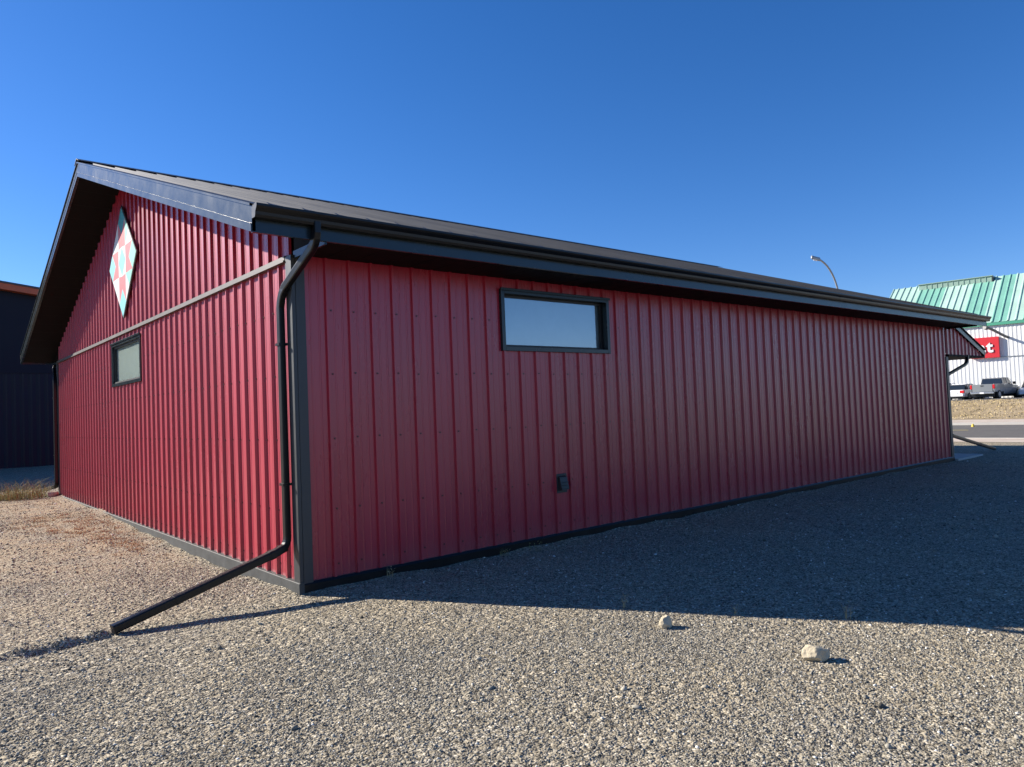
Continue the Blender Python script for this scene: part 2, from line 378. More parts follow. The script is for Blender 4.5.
# screws along the side wall and gable
m = MB()
def screw(c, nrm):
    m.cyl(c, nrm, .0095, .007, 6)
for z in (.22, .73, 1.40, 2.02, 2.63):
    k = 0
    while .322+k*P < L-.2:
        x = .322+k*P+.045
        if not (WX[0]-.08 < x < WX[1]+.08 and WX[2]-.08 < z < WX[3]+.08): screw((x, 0, z+random.uniform(-.006, .006)), (0, -1, 0))
        k += 1
    k = 0
    while .285+k*P < W-.2:
        y = .285+k*P-.045
        if not (GYW[0]-.08 < y < GYW[1]+.08 and GYW[2]-.08 < z < GYW[3]+.08): screw((0, y, z+random.uniform(-.006, .006)), (-1, 0, 0))
        k += 1
tag(m.build('wall_screw', REDS, shed), kind='stuff')
# base flashing
m = MB(); m.prism([(0, 0, -.12), (0, -.045, -.12), (0, -.045, .085), (0, -.030, .105), (0, 0, .105)], (-.03, 0, 0), (L+.03, 0, 0))
m.build('base_trim', BLACK, shed)
m = MB(); m.prism([(0, 0, -.12), (-.050, 0, -.12), (-.050, 0, .104), (-.046, 0, .108), (0, 0, .109)], (0, -.048, 0), (0, W+.05, 0))
m.build('base_trim', BASE, shed)
m = MB(); m.box(L, L+.045, -.03, W+.03, -.12, .10); m.build('base_trim', BLACK, shed)
m = MB(); m.box(-.03, L+.03, W, W+.045, -.12, .10); m.build('base_trim', BLACK, shed)
# corner trim (folded angles)
def corner(px, py, sx, sy):
    m = MB(); t = .036; wd = .095; zt_ = 3.12 if px < 1 or py > 1 else 2.44
    m.box(*sorted((px-sx*.0, px+sx*t)), *sorted((py+sy*t, py-sy*wd)), .09, zt_)
    m.box(*sorted((px-sx*.002, px-sx*wd)), *sorted((py+sy*.0, py+sy*t)), .09, zt_)
    return m.build('corner_trim', POST, shed, bevel=.004)
corner(0, 0, -1, -1); corner(L, 0, 1, -1); corner(0, W, -1, 1); corner(L, W, 1, 1)
# belt trim across the gable
m = MB(); m.prism([(0, 0, 3.072), (-.052, 0, 3.072), (-.052, 0, 3.086), (-.040, 0, 3.090), (-.040, 0, 3.128), (0, 0, 3.140)], (0, .10, 0), (0, W-.10, 0))
m.build('belt_trim', TRIM, shed)
# roof: ribbed sheets on both slopes
X0, X1 = -OG, L+OG
def roof_sheet(side):
    m = MB(); ph = X0+.12; prof = []
    k = 0; c = ph-P
    pts = []
    while c < X1+P:
        for ds, d in ((-.026, 0), (-.010, .022), (.010, .022), (.026, 0)): pts.append((c+ds, d))
        c += P*1.26
    pts = [(s, d) for s, d in pts if X0+.04 < s < X1-.04]
    pts = [(X0-.012, 0)]+pts+[(X1+.012, 0)]
    ye = -OE-.035 if side < 0 else W+OE+.035
    for (a, da), (b, db) in zip(pts, pts[1:]):
        yi = ye-side*.16
        m.quad((a, yi, zroof(yi)+da), (b, yi, zroof(yi)+db), (b, W/2, ZR+db), (a, W/2, ZR+da))
        m.quad((a, ye, zroof(ye)), (b, ye, zroof(ye)), (b, yi, zroof(yi)+db), (a, yi, zroof(yi)+da))
        m.quad((a, ye, zroof(ye)), (b, ye, zroof(ye)), (b, ye, zroof(ye)-.006), (a, ye, zroof(ye)-.006))
    y2 = ye; m.quad((X0-.012, y2, zroof(y2)-.006), (X1+.012, y2, zroof(y2)-.006), (X1+.012, W/2, ZR-.006), (X0-.012, W/2, ZR-.006))
    return m.build('roof_sheet', ROOF, shed)
roof_sheet(-1); roof_sheet(1)
m = MB(); m.prism([(0, -.16, -.16*SL+.036), (0, 0, .050), (0, .16, -.16*SL+.036), (0, .16, -.16*SL+.030), (0, 0, .040), (0, -.16, -.16*SL+.030)], (X0-.02, W/2, ZR), (X1+.02, W/2, ZR))
m.build('ridge_cap', ROOF, shed)
# rake boards (folded fascia with a lower lip)
def rake(side, xf, sx, nm='rake_board'):
    m = MB(); ye = -OE if side < 0 else W+OE
    def bar(d0, d1, o0, o1, ya=None):     # d: below the roof, o: outward offset
        a = [(xf+sx*o0, ye, zroof(ye)-d0), (xf+sx*o1, ye, zroof(ye)-d0), (xf+sx*o1, ye, zroof(ye)-d1), (xf+sx*o0, ye, zroof(ye)-d1)]
        b = [(xf+sx*o0, W/2, ZR-d0), (xf+sx*o1, W/2, ZR-d0), (xf+sx*o1, W/2, ZR-d1), (xf+sx*o0, W/2, ZR-d1)]
        m.add(a+b, [(0, 1, 5, 4), (1, 2, 6, 5), (2, 3, 7, 6), (3, 0, 4, 7), (0, 3, 2, 1), (4, 5, 6, 7)])
    bar(.004, .165, -.03, 0); bar(.165, .172, -.03, .014); bar(.172, .232, -.03, .010)
    bar(.001, .022, -.0, .016)
    return m.build(nm, CHAR, shed)
for sd_ in (-1, 1): rake(sd_, X0, -1); rake(sd_, X1, 1)
# rake soffits (sloping) and eave soffits (flat)
for sx, xa, xb in ((-1, X0+.03, -.002), (1, L+.002, X1-.03)):
    for side in (-1, 1):
        m = MB(); ye = -OE+.02 if side < 0 else W+OE-.02
        n_ = 18
        for i in range(n_):                 # soffit boards with small v grooves
            y0 = ye+(W/2-ye)*i/n_; y1 = ye+(W/2-ye)*(i+1)/n_
            g_ = .010*(1 if y1 > y0 else -1)
            m.quad((xa, y0+g_, zroof(y0)-.205), (xb, y0+g_, zroof(y0)-.205), (xb, y1, zroof(y1)-.205), (xa, y1, zroof(y1)-.205))
            m.quad((xa, y0+g_, zroof(y0)-.205), (xb, y0+g_, zroof(y0)-.205), (xb, y0, zroof(y0)-.198), (xa, y0, zroof(y0)-.198))
        m.build('rake_soffit', SOFF, shed)
ZS = 3.125
for side in (-1, 1):
    m = MB(); ya, yb = (-OE+.02, -.0) if side < 0 else (W, W+OE-.02)
    n_ = 52
    for i in range(n_):
        xa = .0+(L)*i/n_; xb = .0+(L)*(i+1)/n_
        m.quad((xa+.012, ya, ZS), (xb, ya, ZS), (xb, yb, ZS), (xa+.012, yb, ZS))
        m.quad((xa+.012, ya, ZS), (xa, ya, ZS+.008), (xa, yb, ZS+.008), (xa+.012, yb, ZS))
    m.build('eave_soffit', SOFF, shed)
for xf in (0, L):
    for ya, yb in ((-OE+.005, -.04), (W+.04, W+OE-.005)):
        m = MB()
        m.box(xf-.012, xf+.012, ya, yb, 3.085, 3.15)
        # cheek closing the triangular end of the boxed eave
        q = [(xf-.004, ya, 3.15), (xf-.004, yb, 3.15), (xf-.004, yb, zroof(yb)-.02), (xf-.004, ya, zroof(ya)-.02)]
        m.build('eave_return', CHAR, shed); m = MB()
        m.add(q+[(x+.008, y, z) for x, y, z in q], [(0, 1, 2, 3), (7, 6, 5, 4), (0, 4, 5, 1), (1, 5, 6, 2), (2, 6, 7, 3), (3, 7, 4, 0)])
        m.build('eave_cheek', SOFF, shed)
# eave fascia and gutters
for side in (-1, 1):
    s_ = side; yf = -OE if side < 0 else W+OE
    m = MB(); m.box(X0+.002, X1-.002, *sorted((yf, yf-s_*.025)), 3.118, ZE-.01)
    m.box(X0+.002, X1-.002, *sorted((yf+s_*.012, yf-s_*.024)), 3.108, 3.117); m.build('eave_fascia', CHAR, shed)
    def o_(d, z): return (0, s_*d, z)
    zt = ZE-.022
    outer = [o_(.004, -.105), (0, s_*.070, -.105), (0, s_*.078, -.085), (0, s_*.082, -.060), (0, s_*.104, -.034), (0, s_*.112, -.018), (0, s_*.112, .0), (0, s_*.100, .004)]
    inner = [(0, s_*.100, -.004), (0, s_*.106, -.018), (0, s_*.098, -.032), (0, s_*.076, -.058), (0, s_*.072, -.084), (0, s_*.066, -.099), o_(.010, -.099), o_(.010, .0), o_(.004, .0)]
    m = MB(); m.prism(outer+inner, (X0+.005, yf, zt), (X1-.005, yf, zt))
    # end caps and hidden hangers
    for xe in (X0-.002, X1-.004):
        m.prism([(0, y, z) for _, y, z in outer]+[(0, s_*.004, 0)], (xe, yf, zt), (xe+.005, yf, zt))
    xx = X0+.3
    while xx < X1-.2:
        m.box(xx, xx+.02, *sorted((yf+s_*.011, yf+s_*.104)), zt-.014, zt-.006); xx += .8
    for xe in (3.1, 9.2):
        m.prism([(0, y*1.012, z-.0015) for _, y, z in outer]+[(0, s_*.004, .002)], (xe, yf, zt), (xe+.05, yf, zt))
    m.build('gutter', BLACK, shed)
# downspouts
def arc(a, b, c, n=5):
    a, b, c = Vector(a), Vector(b), Vector(c)
    return [(a.lerp(b, t)).lerp(b.lerp(c, t), t) for t in [i/n for i in range(n+1)]]
def downspout(path, ext, side=(1, 0, 0), straps=()):
    m = MB(); m.sweep(path, .038, .030, side, n=6)
    for z in straps:
        q = path_at(path, z); m.box(q[0]-.042, q[0]+.042, q[1]-.045, q[1]+.045, z-.012, z+.012)
    o = m.build('downspout', BLACK, shed)
    m = MB(); m.sweep(ext, .042, .036, side, n=6); a_, b_ = Vector(ext[-2]), Vector(ext[-1])
    for t_ in (.0, .62):
        m.sweep([a_.lerp(b_, t_), a_.lerp(b_, t_+.035)], .046, .040, side, n=6)
    m.build('downspout_extension', BLACK, shed)
def path_at(path, z):
    for a, b in zip(path, path[1:]):
        if (a[2]-z)*(b[2]-z) <= 0 and a[2] != b[2]:
            t = (z-a[2])/(b[2]-a[2]); return [a[i]+(b[i]-a[i])*t for i in range(3)]
    return list(path[-1])
nx_ = -.072
top = [Vector((-.11, -OE-.05, 3.25)), Vector((-.11, -OE-.05, 3.16))]+arc((-.11, -OE-.045, 3.14), (-.108, -OE-.03, 3.08), (-.10, -.61, 3.045))[1:]
mid = arc((-.073, .02, 2.82), (-.072, .125, 2.76), (-.072, .145, 2.64))
low = arc((-.072, .140, .52), (-.072, .138, .43), (-.15, .120, .40))
ext = [(-.10, .128, .425), (-.22, .104, .385), (-1.56, -.035, .034)]
downspout(top+mid+low, ext, side=(0, 1, 0), straps=(2.3, 1.0))
# far-left corner of the gable
topb = [Vector((.06, W+OE+.05, 3.23)), Vector((.055, W+OE+.05, 3.14))]+arc((.05, W+OE+.045, 3.12), (.04, W+OE+.03, 3.06), (.01, W+.62, 3.02))[1:]
midb = arc((-.055, W-.02+.12, 2.82), (-.072, W+.03, 2.74), (-.072, W+.02, 2.62))
lowb = arc((-.072, W+.02, .42), (-.072, W+.02, .33), (-.072, W+.12, .28))
extb = [(-.072, W+.08, .30), (-.09, W+.25, .27), (-.16, W+1.5, .13)]
downspout(topb+midb+lowb, extb, side=(1, 0, 0), straps=(2.3, 1.0))
# windows: frame > pane > blind, recessed
BLIND_SKY = mat('sky_tinted_blind', (.34, .42, .52), rough=.8, var=.08)  # side window: blue of the reflected sky put into the blind colour
def window(place, s0, s1, z0, z1, sh=0):
    """place(s, out, z) -> world; s along the wall; sh moves the glass outward"""
    def pbox(mb, a0, a1, o0, o1, zz0, zz1):
        q = [place(a, o, z) for a in (a0, a1) for o in (o0, o1) for z in (zz0, zz1)]
        mb.add(q, [(0, 1, 3, 2), (4, 6, 7, 5), (0, 4, 5, 1), (2, 3, 7, 6), (0, 2, 6, 4), (1, 5, 7, 3)])
    t = .052
    m = MB()
    pbox(m, s0-t, s0, -.10, .040, z0-t, z1+t); pbox(m, s1, s1+t, -.10, .040, z0-t, z1+t)
    pbox(m, s0, s1, -.10, .040, z1, z1+t); pbox(m, s0, s1, -.10, .040, z0-t, z0)
    pbox(m, s0-t-.012, s1+t+.012, .0405, .055, z1+t-.018, z1+t+.012)     # drip cap
    fr = m.build('window', CHAR, shed, bevel=.003)
    m = MB(); g = .028
    pbox(m, s0+.002, s0+g, -.085+sh, -.048+sh, z0+.002, z1-.002); pbox(m, s1-g, s1-.002, -.085+sh, -.048+sh, z0+.002, z1-.002)
    pbox(m, s0+g, s1-g, -.085+sh, -.048+sh, z1-g, z1-.002); pbox(m, s0+g, s1-g, -.085+sh, -.048+sh, z0+.002, z0+g)
    m.build('sash', GASK, fr)
    m = MB(); q_ = [place(s0+g, -.065+sh, z0+g), place(s1-g, -.065+sh, z0+g), place(s1-g, -.065+sh, z1-g), place(s0+g, -.065+sh, z1-g)]
    nrm_ = (Vector(q_[1])-Vector(q_[0])).cross(Vector(q_[3])-Vector(q_[0]))
    if nrm_.dot(Vector(place(0, 1, 0))-Vector(place(0, 0, 0))) < 0: q_ = q_[::-1]
    m.quad(*q_); m.build('pane', GLASS, fr, fix=False)
    m = MB(); pbox(m, s0, s1, -.125+sh*1.4, -.112+sh*1.4, z0, z1); m.build('blind', BLIND if sh else BLIND_SKY, fr)
window(lambda s, o, z: (s, -o, z), *WX, .0)
window(lambda s, o, z: (-o, s, z), *GYW, .055)
# dryer-style vent hood on the side wall
m = MB(); vx, vz = 3.31, .695
m.box(vx-.085, vx+.085, -.030, -.024, vz-.115, vz+.115)
q = [(vx-.062, -.03, vz-.085), (vx+.062, -.03, vz-.085), (vx+.062, -.095, vz-.075), (vx-.062, -.095, vz-.075), (vx-.062, -.03, vz+.09), (vx+.062, -.03, vz+.09), (vx+.062, -.060, vz+.075), (vx-.062, -.060, vz+.075)]
m.add(q, [(0, 3, 2, 1), (4, 5, 6, 7), (3, 7, 6, 2), (0, 4, 7, 3), (1, 2, 6, 5)])
for k in range(3): m.box(vx-.055, vx+.055, -.099, -.0905, vz-.06+k*.035, vz-.052+k*.035)
m.build('vent_hood', VBOX, shed, bevel=.004)
# porch roof at the far end: gable-side cheek, roof, soffit, gutter
PD = 1.5
AX0, AX1 = L+.02, 18.48
def za(x): return 3.42-.325*(x-AX0)+.0
m = MB(); pr = rib_profile(AX0, AX1-.02, .322)
ribbed(m, pr, lambda s, d, z: (s, -d, z), lambda s: 2.50, lambda s: max(2.501, za(s)-.10))
m.build('porch_cheek', RED, shed, fix=False)
for ya, yb in ((-.06, -.03), (PD+.03, PD+.06)):
    m = MB()
    q = [(AX0-.0, ya, za(AX0)+.02), (AX1, ya, za(AX1)+.02), (AX1, ya, za(AX1)-.11), (AX0, ya, za(AX0)-.11)]
    m.add(q+[(x, yb, z) for x, y, z in q], [(0, 1, 2, 3), (7, 6, 5, 4), (0, 4, 5, 1), (1, 5, 6, 2), (2, 6, 7, 3), (3, 7, 4, 0)])
    m.build('porch_rake_board', CHAR, shed)
m = MB(); m.prism([(AX0, 0, za(AX0)+.03), (AX1+.03, 0, za(AX1)+.03), (AX1+.03, 0, za(AX1)+.022), (AX0, 0, za(AX0)+.022)], (0, -.09, 0), (0, PD+.09, 0))
k = 0
while k*.305 < PD-.1:
    y = -.06+k*.305; m.prism([(AX0, 0, za(AX0)+.031), (AX1+.03, 0, za(AX1)+.031), (AX1+.03, 0, za(AX1)+.055), (AX0, 0, za(AX0)+.055)], (0, y, 0), (0, y+.04, 0)); k += 1
m.build('porch_roof', ROOF, shed)
m = MB(); m.box(AX0, AX1, -.055, PD+.05, 2.455, 2.497); m.build('porch_soffit', SOFF, shed)
m = MB(); m.box(AX1-.02, AX1+.004, -.062, PD+.062, 2.45, za(AX1)+.015); m.box(AX1+.005, AX1+.10, -.05, PD+.05, za(AX1)-.09, za(AX1)-.0); m.build('porch_fascia', BLACK, shed)
pth = [Vector((17.30, -.03, 2.50)), Vector((17.29, -.03, 2.44))]+arc((17.28, -.03, 2.40), (17.25, -.03, 2.30), (17.1, -.03, 2.26))+arc((16.25, .06, 2.03), (16.07, .10, 1.98), (16.06, .10, 1.85))+arc((16.06, .10, .76), (16.06, .10, .66), (16.2, .09, .60))
downspout(pth, [(16.14, .095, .63), (16.3, .09, .58), (19.55, .18, .05)], side=(0, 1, 0))
# dark door recess trim on the end wall so the far side is not blank
m = MB(); m.box(L+.03, L+.055, 4.2, 5.25, .06, 2.1); m.build('end_door', CHAR, shed, bevel=.005)

# ------------------------------------------------------------------ quilt block hung on the gable
qs = empty('quilt_board', (-.03, 6.33, 4.215))
tag(qs, 'diamond-hung painted quilt square in white, pink and teal high on the gable', 'wall board')
QT = mat('quilt_teal', (.06, .34, .36), rough=.4); QA = mat('quilt_aqua', (.22, .62, .66), rough=.4); QW = mat('quilt_white', (.74, .74, .72), rough=.4)
QP = mat('quilt_coral', (.66, .17, .18), rough=.4); QG = mat('quilt_mint', (.25, .62, .48), rough=.4)
HS = .64                                   # half side of the square
def q2w(u, v, out):                        # u,v in [-1,1] square coords rotated 45 degrees
    a = (u-v)/math.sqrt(2)*HS; b = (u+v)/math.sqrt(2)*HS
    return (-.012-out, a, b)               # +u+v is up ; +y is left in the picture
m = MB()
c4 = [(-1, -1), (1, -1), (1, 1), (-1, 1)]
m.add([q2w(u, v, -.004) for u, v in c4]+[q2w(u, v, .018) for u, v in c4], [(0, 1, 2, 3), (7, 6, 5, 4), (0, 4, 5, 1), (1, 5, 6, 2), (2, 6, 7, 3), (3, 7, 4, 0)])
m.build('backing_panel', DGREY, qs)
m = MB(); e = .97
def poly(pts, mi): m.add([q2w(u*e, v*e, .0205) for u, v in pts], [tuple(range(len(pts)))], mi)
# 4 x 4 cells, -1,-.5,0,.5,1
poly([(.5, .5), (1, .5), (1, 1), (.5, 1)], 0)               # top tip teal
poly([(-1, -1), (-.5, -1), (-.5, -.5), (-1, -.5)], 1)       # bottom tip aqua
poly([(.5, -1), (1, -1), (1, -.5), (.5, -.5)], 1)           # left/right tips
poly([(-1, .5), (-.5, .5), (-.5, 1), (-1, 1)], 3)
for rot in range(4):
    def r_(pts):
        o = pts
        for _ in range(rot): o = [(-v, u) for u, v in o]
        return o
    # flying geese on each side: white goose, coral star points
    poly(r_([(-.5, 1), (0, 1), (0, .5)]), 2); poly(r_([(0, 1), (.5, 1), (0, .5)]), 3 if rot < 2 else 2)
    poly(r_([(-.5, 1), (0, .5), (-.5, .5)]), 4)
    poly(r_([(.5, 1), (.5, .5), (0, .5)]), 4)
    # ring of coral triangles round the aqua centre
    poly(r_([(-.5, .5), (0, .5), (-.27, .27)]), 4); poly(r_([(0, .5), (.5, .5), (.27, .27)]), 4)
    poly(r_([(-.27, .27), (0, .5), (.27, .27)]), 2)
poly([(-.27, -.27), (.27, -.27), (.27, .27), (-.27, .27)], 1)
m.build('painted_face', [QT, QA, QW, QG, QP], qs, fix=False)

# ------------------------------------------------------------------ navy building on the left
nv = empty('navy_building', (0, 31.2, 0)); tag(nv, 'tall dark navy metal building with an orange-red roof edge behind the shed', 'building')
NY = 31.2
def nz_top(x): return 7.62-.13*(x-.5)
m = MB(); xs = axis([(-14, 12, .30)])
for a in xs[:-1]:
    for s0, s1, d0, d1 in ((0, .05, 0, .03), (.05, .09, .03, .03), (.09, .14, .03, 0), (.14, .30, 0, 0)):
        xa, xb = a+s0, a+s1
        m.quad((xa, -d0, -.1), (xb, -d1, -.1), (xb, -d1, 4.05), (xa, -d0, 4.05))
m.build('lower_wall', mat('navy_ribbed_steel', (.005, .008, .019), rough=.45, spec=.28, var=.2, vscale=1), nv, fix=False)
m = MB(); m.box(-14, 12, -.05, .0, 4.05, 4.16); m.build('belt_trim', NAVY, nv)
m = MB(); q = [(-14, -.01, 4.16), (12, -.01, 4.16), (12, -.01, nz_top(12)), (-14, -.01, nz_top(-14))]; m.quad(*q)
m.quad((-14, 14, -.1), (12, 14, -.1), (12, 14, nz_top(12)), (-14, 14, nz_top(-14)))
m.quad((-14, 0, -.1), (-14, 14, -.1), (-14, 14, nz_top(-14)), (-14, 0, nz_top(-14)))
m.quad((12, 0, -.1), (12, 14, -.1), (12, 14, nz_top(12)), (12, 0, nz_top(12)))
m.build('upper_wall', NAVY, nv)
def slab(xa, xb, ya, yb, d0, d1, name, mt):
    m = MB(); q = [(xa, ya, nz_top(xa)+d0), (xb, ya, nz_top(xb)+d0), (xb, ya, nz_top(xb)+d1), (xa, ya, nz_top(xa)+d1)]
    m.add(q+[(x, yb, z) for x, y, z in q], [(0, 1, 2, 3), (7, 6, 5, 4), (0, 4, 5, 1), (1, 5, 6, 2), (2, 6, 7, 3), (3, 7, 4, 0)]); return m.build(name, mt, nv)
slab(-14.4, 12.4, -.45, 14.4, .0, .26, 'roof_fascia', ORNG)
slab(-14.45, 12.45, -.50, 14.45, .262, .34, 'roof', DGREY)

# ------------------------------------------------------------------ warehouse across the road
AZ = R(82.0)
D_ = Vector((math.sin(AZ), math.cos(AZ), 0)); Wd = Vector((-math.cos(AZ), math.sin(AZ), 0))   # up-slope / along the eave (to the left)
e0 = at(1000, 321, 68); e0.z = 0
wh = empty('warehouse', (e0.x, e0.y, .85)); ze = at(1000, 321, 68).z-.85
tag(wh, 'white ribbed metal warehouse with a mint green roof across the road', 'warehouse')
def wp(s, d, z): v = Wd*s+D_*d; return (v.x, v.y, z)
def s_at(px, py, dd, z):                   # along-eave position for a pixel column on the line d = dd
    best = min(np.arange(-40, 60, .05), key=lambda s: abs(pxof(Vector((e0.x, e0.y, 0))+Wd*s+D_*dd+Vector((0, 0, z+.85)))-px)); return float(best)
def pxof(v):
    d = v-Vector((CX, CY, CZ)); return 512+FPX*d.dot(rx)/d.dot(fw)
RR, RT = 9.0, .60
sL = s_at(897, 288, RR, ze+RR*RT); sR = -34
m = MB(); s = sR; wl_ = .33
while s < sL-.01:
    b = min(s+wl_, sL)
    for a0, a1, d0, d1 in ((0, .2, 0, 0), (.2, .35, 0, -.02), (.35, .65, -.02, -.02), (.65, .8, -.02, 0), (.8, 1, 0, 0)):
        p0, p1 = s+(b-s)*a0, s+(b-s)*a1
        m.quad(wp(p0, d0, -.3), wp(p1, d1, -.3), wp(p1, d1, ze), wp(p0, d0, ze))
    s = b
m.build('front_wall', WHITE, wh, fix=False)
m = MB(); q = [wp(sL, 0, -.3), wp(sL, 2*RR, -.3), wp(sL, 2*RR, ze), wp(sL, RR, ze+RR*RT), wp(sL, 0, ze)]; m.add(q, [(0, 1, 2, 3, 4)])
m.quad(wp(sR, 2*RR, -.3), wp(sL, 2*RR, -.3), wp(sL, 2*RR, ze), wp(sR, 2*RR, ze)); m.build('side_wall', WHITE, wh)
m = MB(); s = sR; k = 0; pw = .62
while s < sL+.3:
    b = min(s+pw, sL+.35)
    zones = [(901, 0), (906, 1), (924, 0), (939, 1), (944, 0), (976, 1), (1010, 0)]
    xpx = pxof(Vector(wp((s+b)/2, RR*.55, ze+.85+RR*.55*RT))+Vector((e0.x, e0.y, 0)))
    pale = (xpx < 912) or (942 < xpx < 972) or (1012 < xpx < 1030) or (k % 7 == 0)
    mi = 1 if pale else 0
    u0 = RR
    for a0, a1, h0, h1 in ((0, .72, 0, 0), (.72, .80, 0, .09), (.80, .92, .09, .09), (.92, 1, .09, 0)):
        p0, p1 = s+(b-s)*a0, s+(b-s)*a1
        m.quad(wp(p0, -.12, ze-.07+h0), wp(p1, -.12, ze-.07+h1), wp(p1, RR, ze+RR*RT+h1), wp(p0, RR, ze+RR*RT+h0), mi)
    s = b; k += 1
m.quad(wp(sR, 2*RR+.5, ze-.3), wp(sL+.35, 2*RR+.5, ze-.3), wp(sL+.35, RR, ze+RR*RT), wp(sR, RR, ze+RR*RT), 0)
m.build('roof', [MINT, PALE], wh, fix=False)
m = MB()
a = [wp(sR, d, z) for d, z in ((-.03, ze-.36), (-.20, ze-.36), (-.20, ze-.10), (-.03, ze-.10))]; b = [wp(sL+.35, d, z) for d, z in ((-.03, ze-.36), (-.20, ze-.36), (-.20, ze-.10), (-.03, ze-.10))]
m.add(a+b, [(0, 1, 5, 4), (1, 2, 6, 5), (2, 3, 7, 6), (3, 0, 4, 7), (0, 3, 2, 1), (4, 5, 6, 7)]); m.build('eave_gutter', MGREEN, wh)
v0, v1 = s_at(993, 0, RR, ze+RR*RT), s_at(921, 0, RR, ze+RR*RT)
m = MB(); zr_ = ze+RR*RT
def wbox(mb, s0, s1, d0, d1, z0, z1, mi=0):
    q = [wp(s, d, z) for s in (s0, s1) for d in (d0, d1) for z in (z0, z1)]
    mb.add(q, [(0, 1, 3, 2), (4, 6, 7, 5), (0, 4, 5, 1), (2, 3, 7, 6), (0, 2, 6, 4), (1, 5, 7, 3)], mi)
wbox(m, v0, v1, RR-1.0, RR+1.0, zr_-.75, zr_-.02)
n_ = int((v1-v0)/.5)
for i in range(n_): wbox(m, v0+i*.5, v0+i*.5+.06, RR-1.04, RR-.999, zr_-.55, zr_-.06)
wbox(m, v0-.1, v1+.1, RR-1.1, RR+1.1, zr_-.018, zr_+.06); m.build('ridge_vent', VENTG, wh)
m = MB(); wbox(m, v0-.12, v0-.06, RR-1.05, RR+1.05, zr_-.7, zr_+.0); m.build('vent_end_louvre', DGREY, wh)
m = MB(); wbox(m, sR, s_at(999, 0, -.06, 5)-.0, -.075, -.052, 3.86, 3.93); m.build('wall_seam', GALV, wh)
# sign with the visible end of its lettering
sg0, sg1 = s_at(999, 0, -.3, 5), s_at(975, 0, -.3, 5)
zc0 = at(999, 357, 67.5).z-.85; zc1 = at(999, 336, 67.5).z-.85
sgn = empty('store_sign', (e0.x, e0.y, .85)); tag(sgn, 'red store sign with white lettering on the white warehouse wall', 'sign')
m = MB(); wbox(m, sg0, sg1+.35, -.30, -.052, zc0, zc1); m.build('sign_panel', SIGNR, sgn, bevel=.02)
def text_part(txt, size, parent, mt, s_left, zbase, dd, name='letter'):
    cu = bpy.data.curves.new('t', 'FONT'); cu.body = txt; cu.size = size; cu.extrude = .03; cu.offset = .045; cu.resolution_u = 3
    ob = bpy.data.objects.new('t', cu); COL.objects.link(ob)
    bpy.context.view_layer.update()
    me = bpy.data.meshes.new_from_object(ob.evaluated_get(bpy.context.evaluated_depsgraph_get())); wdt = max(v.co.x for v in me.vertices)
    bpy.data.objects.remove(ob)
    o = bpy.data.objects.new(name, me); COL.objects.link(o); me.materials.clear(); me.materials.append(mt); o.parent = parent
    # local x -> -Wd (reads left to right), local y -> up, local z -> -D_
    mm = Matrix(((-Wd.x, 0, -D_.x, 0), (-Wd.y, 0, -D_.y, 0), (0, 1, 0, 0), (0, 0, 0, 1)))
    p = wp(s_left, dd, zbase); mm.translation = Vector(p); o.matrix_local = mm
    return wdt
hgt = zc1-zc0
text_part('a', hgt*.72, sgn, SIGNW, s_at(977.6, 0, -.3, 5), zc0+hgt*.28, -.335)
text_part('t', hgt*.74, sgn, SIGNW, s_at(986.8, 0, -.3, 5), zc0+hgt*.28, -.335)
# gooseneck sign light
wlp = empty('sign_light', (e0.x, e0.y, .85)); tag(wlp, 'dark arm of a sign floodlight sticking out above the red store sign', 'light')
pa, pb = at(1012, 339, 68), at(985, 327.5, 66)
loc = lambda v: Vector(v)-Vector((e0.x, e0.y, .85))
m = MB(); A_, B_ = loc(pa), loc(pb); m.sweep([A_, A_.lerp(B_, .3), A_.lerp(B_, .75)+Vector((0, 0, .10)), B_+Vector((0, 0, .05))], .12, .12, (0, 0, 1), n=4, round_=1); m.build('arm', DGREY, wlp)
m = MB(); m.sweep([B_+(A_-B_)*.06, B_-(A_-B_)*.02], .17, .16, (0, 0, 1), n=5, round_=.6); m.build('lamp_head', DGREY, wlp)
m = MB(); m.sweep([A_-(B_-A_)*.02, A_+(B_-A_)*.16], .16, .15, (0, 0, 1), n=5, round_=.6); m.build('wall_bracket', GALV, wlp)

# ------------------------------------------------------------------ street lamp
lp = at(839.5, 291, 44); H_ = lp.z
la = empty('street_lamp', (lp.x, lp.y, 0)); tag(la, 'tall galvanised street lamp with a curved arm rising behind the shed roof', 'street lamp')
head = at(818, 259, 43) - Vector((lp.x, lp.y, 0)); neck = at(832, 270, 43.7)-Vector((lp.x, lp.y, 0)); sh = at(836, 280, 44)-Vector((lp.x, lp.y, 0))
pts = [Vector((0, 0, 0)), Vector((0, 0, 4)), Vector((0, 0, H_-1.0))]+[Vector((0, 0, H_-1.0))*(1-t)**3+3*t*(1-t)**2*Vector((0, 0, H_+.2))+3*t*t*(1-t)*(neck+Vector((0, 0, .35)))+t**3*head for t in [i/12 for i in range(1, 13)]]
m = MB(); rings = []
for i in range(len(pts)-1):
    pass
m.sweep(pts, .055, .055, (1, .3, 0), n=5, round_=1); m.build('pole', GALV, la, smooth=True)
dr = (head-neck).normalized(); m = MB(); hd = Vector((dr.x, dr.y, dr.z*.2)).normalized()
m.sweep([head-hd*.15, head+hd*.1, head+hd*.45, head+hd*.6], .11, .06, (0, 0, 1), n=6, round_=.8)
m2 = m.build('lamp_head', GALV, la, smooth=True)
m = MB(); m.sweep([head+hd*.12-Vector((0, 0, .08)), head+hd*.42-Vector((0, 0, .08))], .07, .04, (0, 0, 1), n=5, round_=1); m.build('lens', LTW, la)
